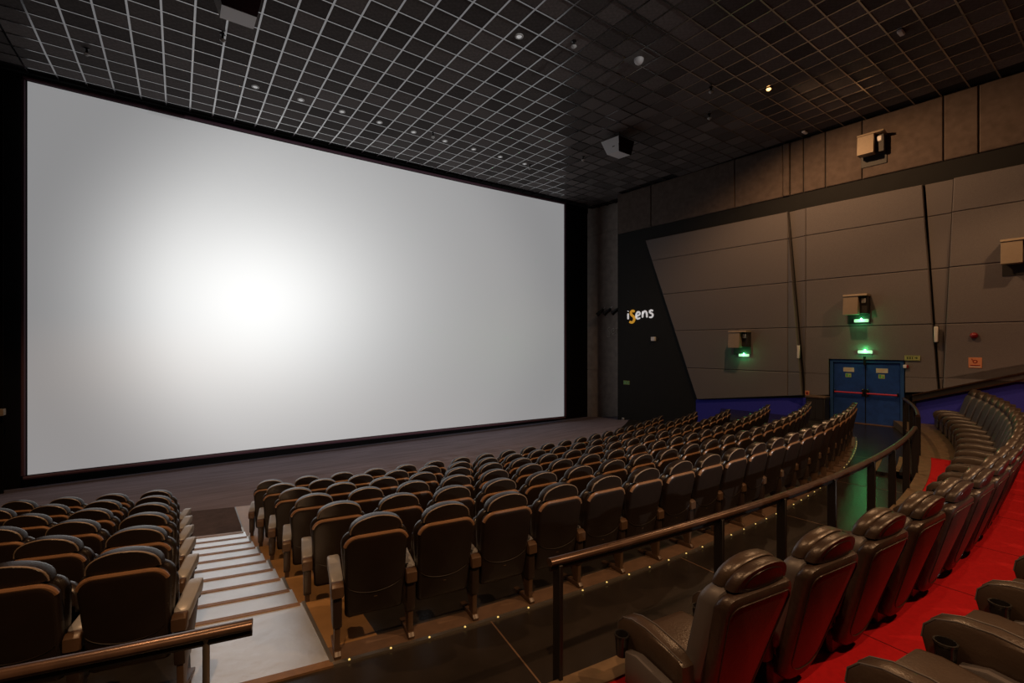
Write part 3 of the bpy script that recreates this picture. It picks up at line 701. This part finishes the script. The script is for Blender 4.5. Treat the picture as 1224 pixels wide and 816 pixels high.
for X, Y, l in ((7.72, 8.19, 'small ceiling sprinkler right of the lone downlight'), (-1.83, 15.41, 'small ceiling sprinkler at the far left above the screen corner'), (.85, 12.84, 'small ceiling sprinkler below the left ceiling loudspeaker'), (7.14, 14.6, 'small ceiling sprinkler among the row of downlights'), (11.6, 14.9, 'small ceiling sprinkler past the right end of the downlight row'), (12.26, 7.39, 'tiny ceiling sprinkler left of the glowing orange lamp'), (13.64, 8.28, 'tiny ceiling sprinkler below left of the glowing orange lamp'), (12.75, 13.01, 'small ceiling sprinkler left of the right ceiling loudspeaker')):
    sprinkler(X, Y, l, 1.2)
for X, Y, l in ((13.66, 3.49, 'small white bar fitting on the dark ceiling, upper right'), (17.4, 7.05, 'small white bar fitting where ceiling meets brown wall')):
    t = thing('emergency_fitting', l, 'fitting', (X, Y, CEIL-.02)); MB().bbox(-.12, .12, -.05, .05, -.05, .02, .012).build('body', 'white', t); MB().bbox(-.14, .14, -.06, .06, 0, .025, .004).build('base', 'spkdark', t)
t = thing('ceiling_sensor', 'dome sensor on a square grey ceiling plate', 'sensor', (9.53, 7.72, CEIL-.012))
MB().bbox(-.28, .28, -.28, .28, -.012, .006, .004).build('plate', mat('sensor_plate', (.13, .125, .12), .6, var=.2, scale=30), t)
MB().lathe([(.12, -.012), (.12, -.05), (.10, -.10), (.06, -.14), (.01, -.15)], 16).build('dome', 'white', t)
def ceiling_speaker(X, Y, rz, label):
    t = thing('ceiling_speaker', label, 'speaker', (X, Y, CEIL), rz, 'ceiling loudspeakers')
    # tapering white cabinet, wine-coloured grille towards the audience
    W0, W1 = .40, .30
    top = [(-W0, -.30, -.28), (W0, -.30, -.28), (W0, .50, -.22), (-W0, .50, -.22)]
    bot = [(-W1, -.24, -.74), (W1, -.24, -.74), (W1, .30, -.70), (-W1, .30, -.70)]
    MB().add(top+bot, [(0,1,2,3),(4,7,6,5),(0,4,5,1),(1,5,6,2),(2,6,7,3),(3,7,4,0)]).build('cabinet', 'white', t, smooth=False)
    MB().add([(-W0, -.31, -.27), (W0, -.31, -.27), (W1, -.255, -.75), (-W1, -.255, -.75), (-W0, -.29, -.27), (W0, -.29, -.27), (W1, -.225, -.75), (-W1, -.225, -.75)], [(0,3,2,1),(4,5,6,7),(0,1,5,4),(1,2,6,5),(2,3,7,6),(3,0,4,7)]).build('grille', 'wineg', t, smooth=False)
    MB().tube([(0, 0, 0), (0, 0, -.26)], .03, 8).build('mount', 'spkdark', t)
    MB().bbox(-.16, .16, -.03, .03, -.26, -.22, .006).build('yoke', 'white', t)
    for s in (-1, 1): MB().bbox(s*.335-.01, s*.335+.01, -.09, .03, -.54, -.44, .004).build('handle', 'plastic', t)
ceiling_speaker(.98, 10.75, math.radians(0), 'white ceiling loudspeaker with dark red grille at the top edge')
ceiling_speaker(12.4, 10.87, math.radians(0), 'white ceiling loudspeaker with dark red grille near the right wall')
# warm house lamps: one in view, its fellows outside the frame
def house_lamp(X, Y, label, power, cone=125, aim=(0, 0, -1)):
    t = thing('house_lamp', label, 'lamp', (X, Y, CEIL), 0, 'warm house lamps')
    MB().lathe([(.10, .01), (.10, -.02), (.075, -.035), (.07, -.01), (.06, .0)], 16).build('rim', 'spkdark', t)
    MB().lathe([(.045, -.01), (.06, -.03), (.05, -.06), (.02, -.08), (.004, -.083)], 14).build('bulb', 'lampglow', t)
    l = bpy.data.lights.new('house_lamp_light', 'SPOT'); lo = bpy.data.objects.new('house_lamp_light', l); COL.objects.link(lo)
    l.energy = power; l.color = (1, .56, .27); l.spot_size = math.radians(cone); l.spot_blend = .25 if cone < 150 else .55; l.shadow_soft_size = .08
    lo.parent = t; lo.location = (0, 0, -.16); lo.rotation_euler = Vector(aim).to_track_quat('-Z', 'Y').to_euler()
house_lamp(13.63, 6.46, 'glowing orange house lamp on the dark ceiling', 750, 165, (.28, -.22, -1))
house_lamp(-1.2, 6.46, 'warm house lamp above the left seat block', 900)
house_lamp(13.63, -1.0, 'warm house lamp above the right rear seats', 550)
house_lamp(6.2, -2.5, 'warm house lamp above the middle of the rear seats', 1700)
house_lamp(-1.2, -1.5, 'warm house lamp above the left rear seats', 1500)
# left edge
t = thing('stage_box', 'small tan box glinting at the left edge beside the screen', 'box', (-3.82, 17.6, 2.0))
MB().bbox(-.12, .14, -.12, .1, .16, .33, .01).build('body', 'tan', t); MB().bbox(-.10, .03, -.10, .08, 0, .09, .01).build('bracket', 'white', t)
MB().bbox(-.02, .02, -.02, .02, -2.0, .16, .004).build('stand', 'plastic', t)
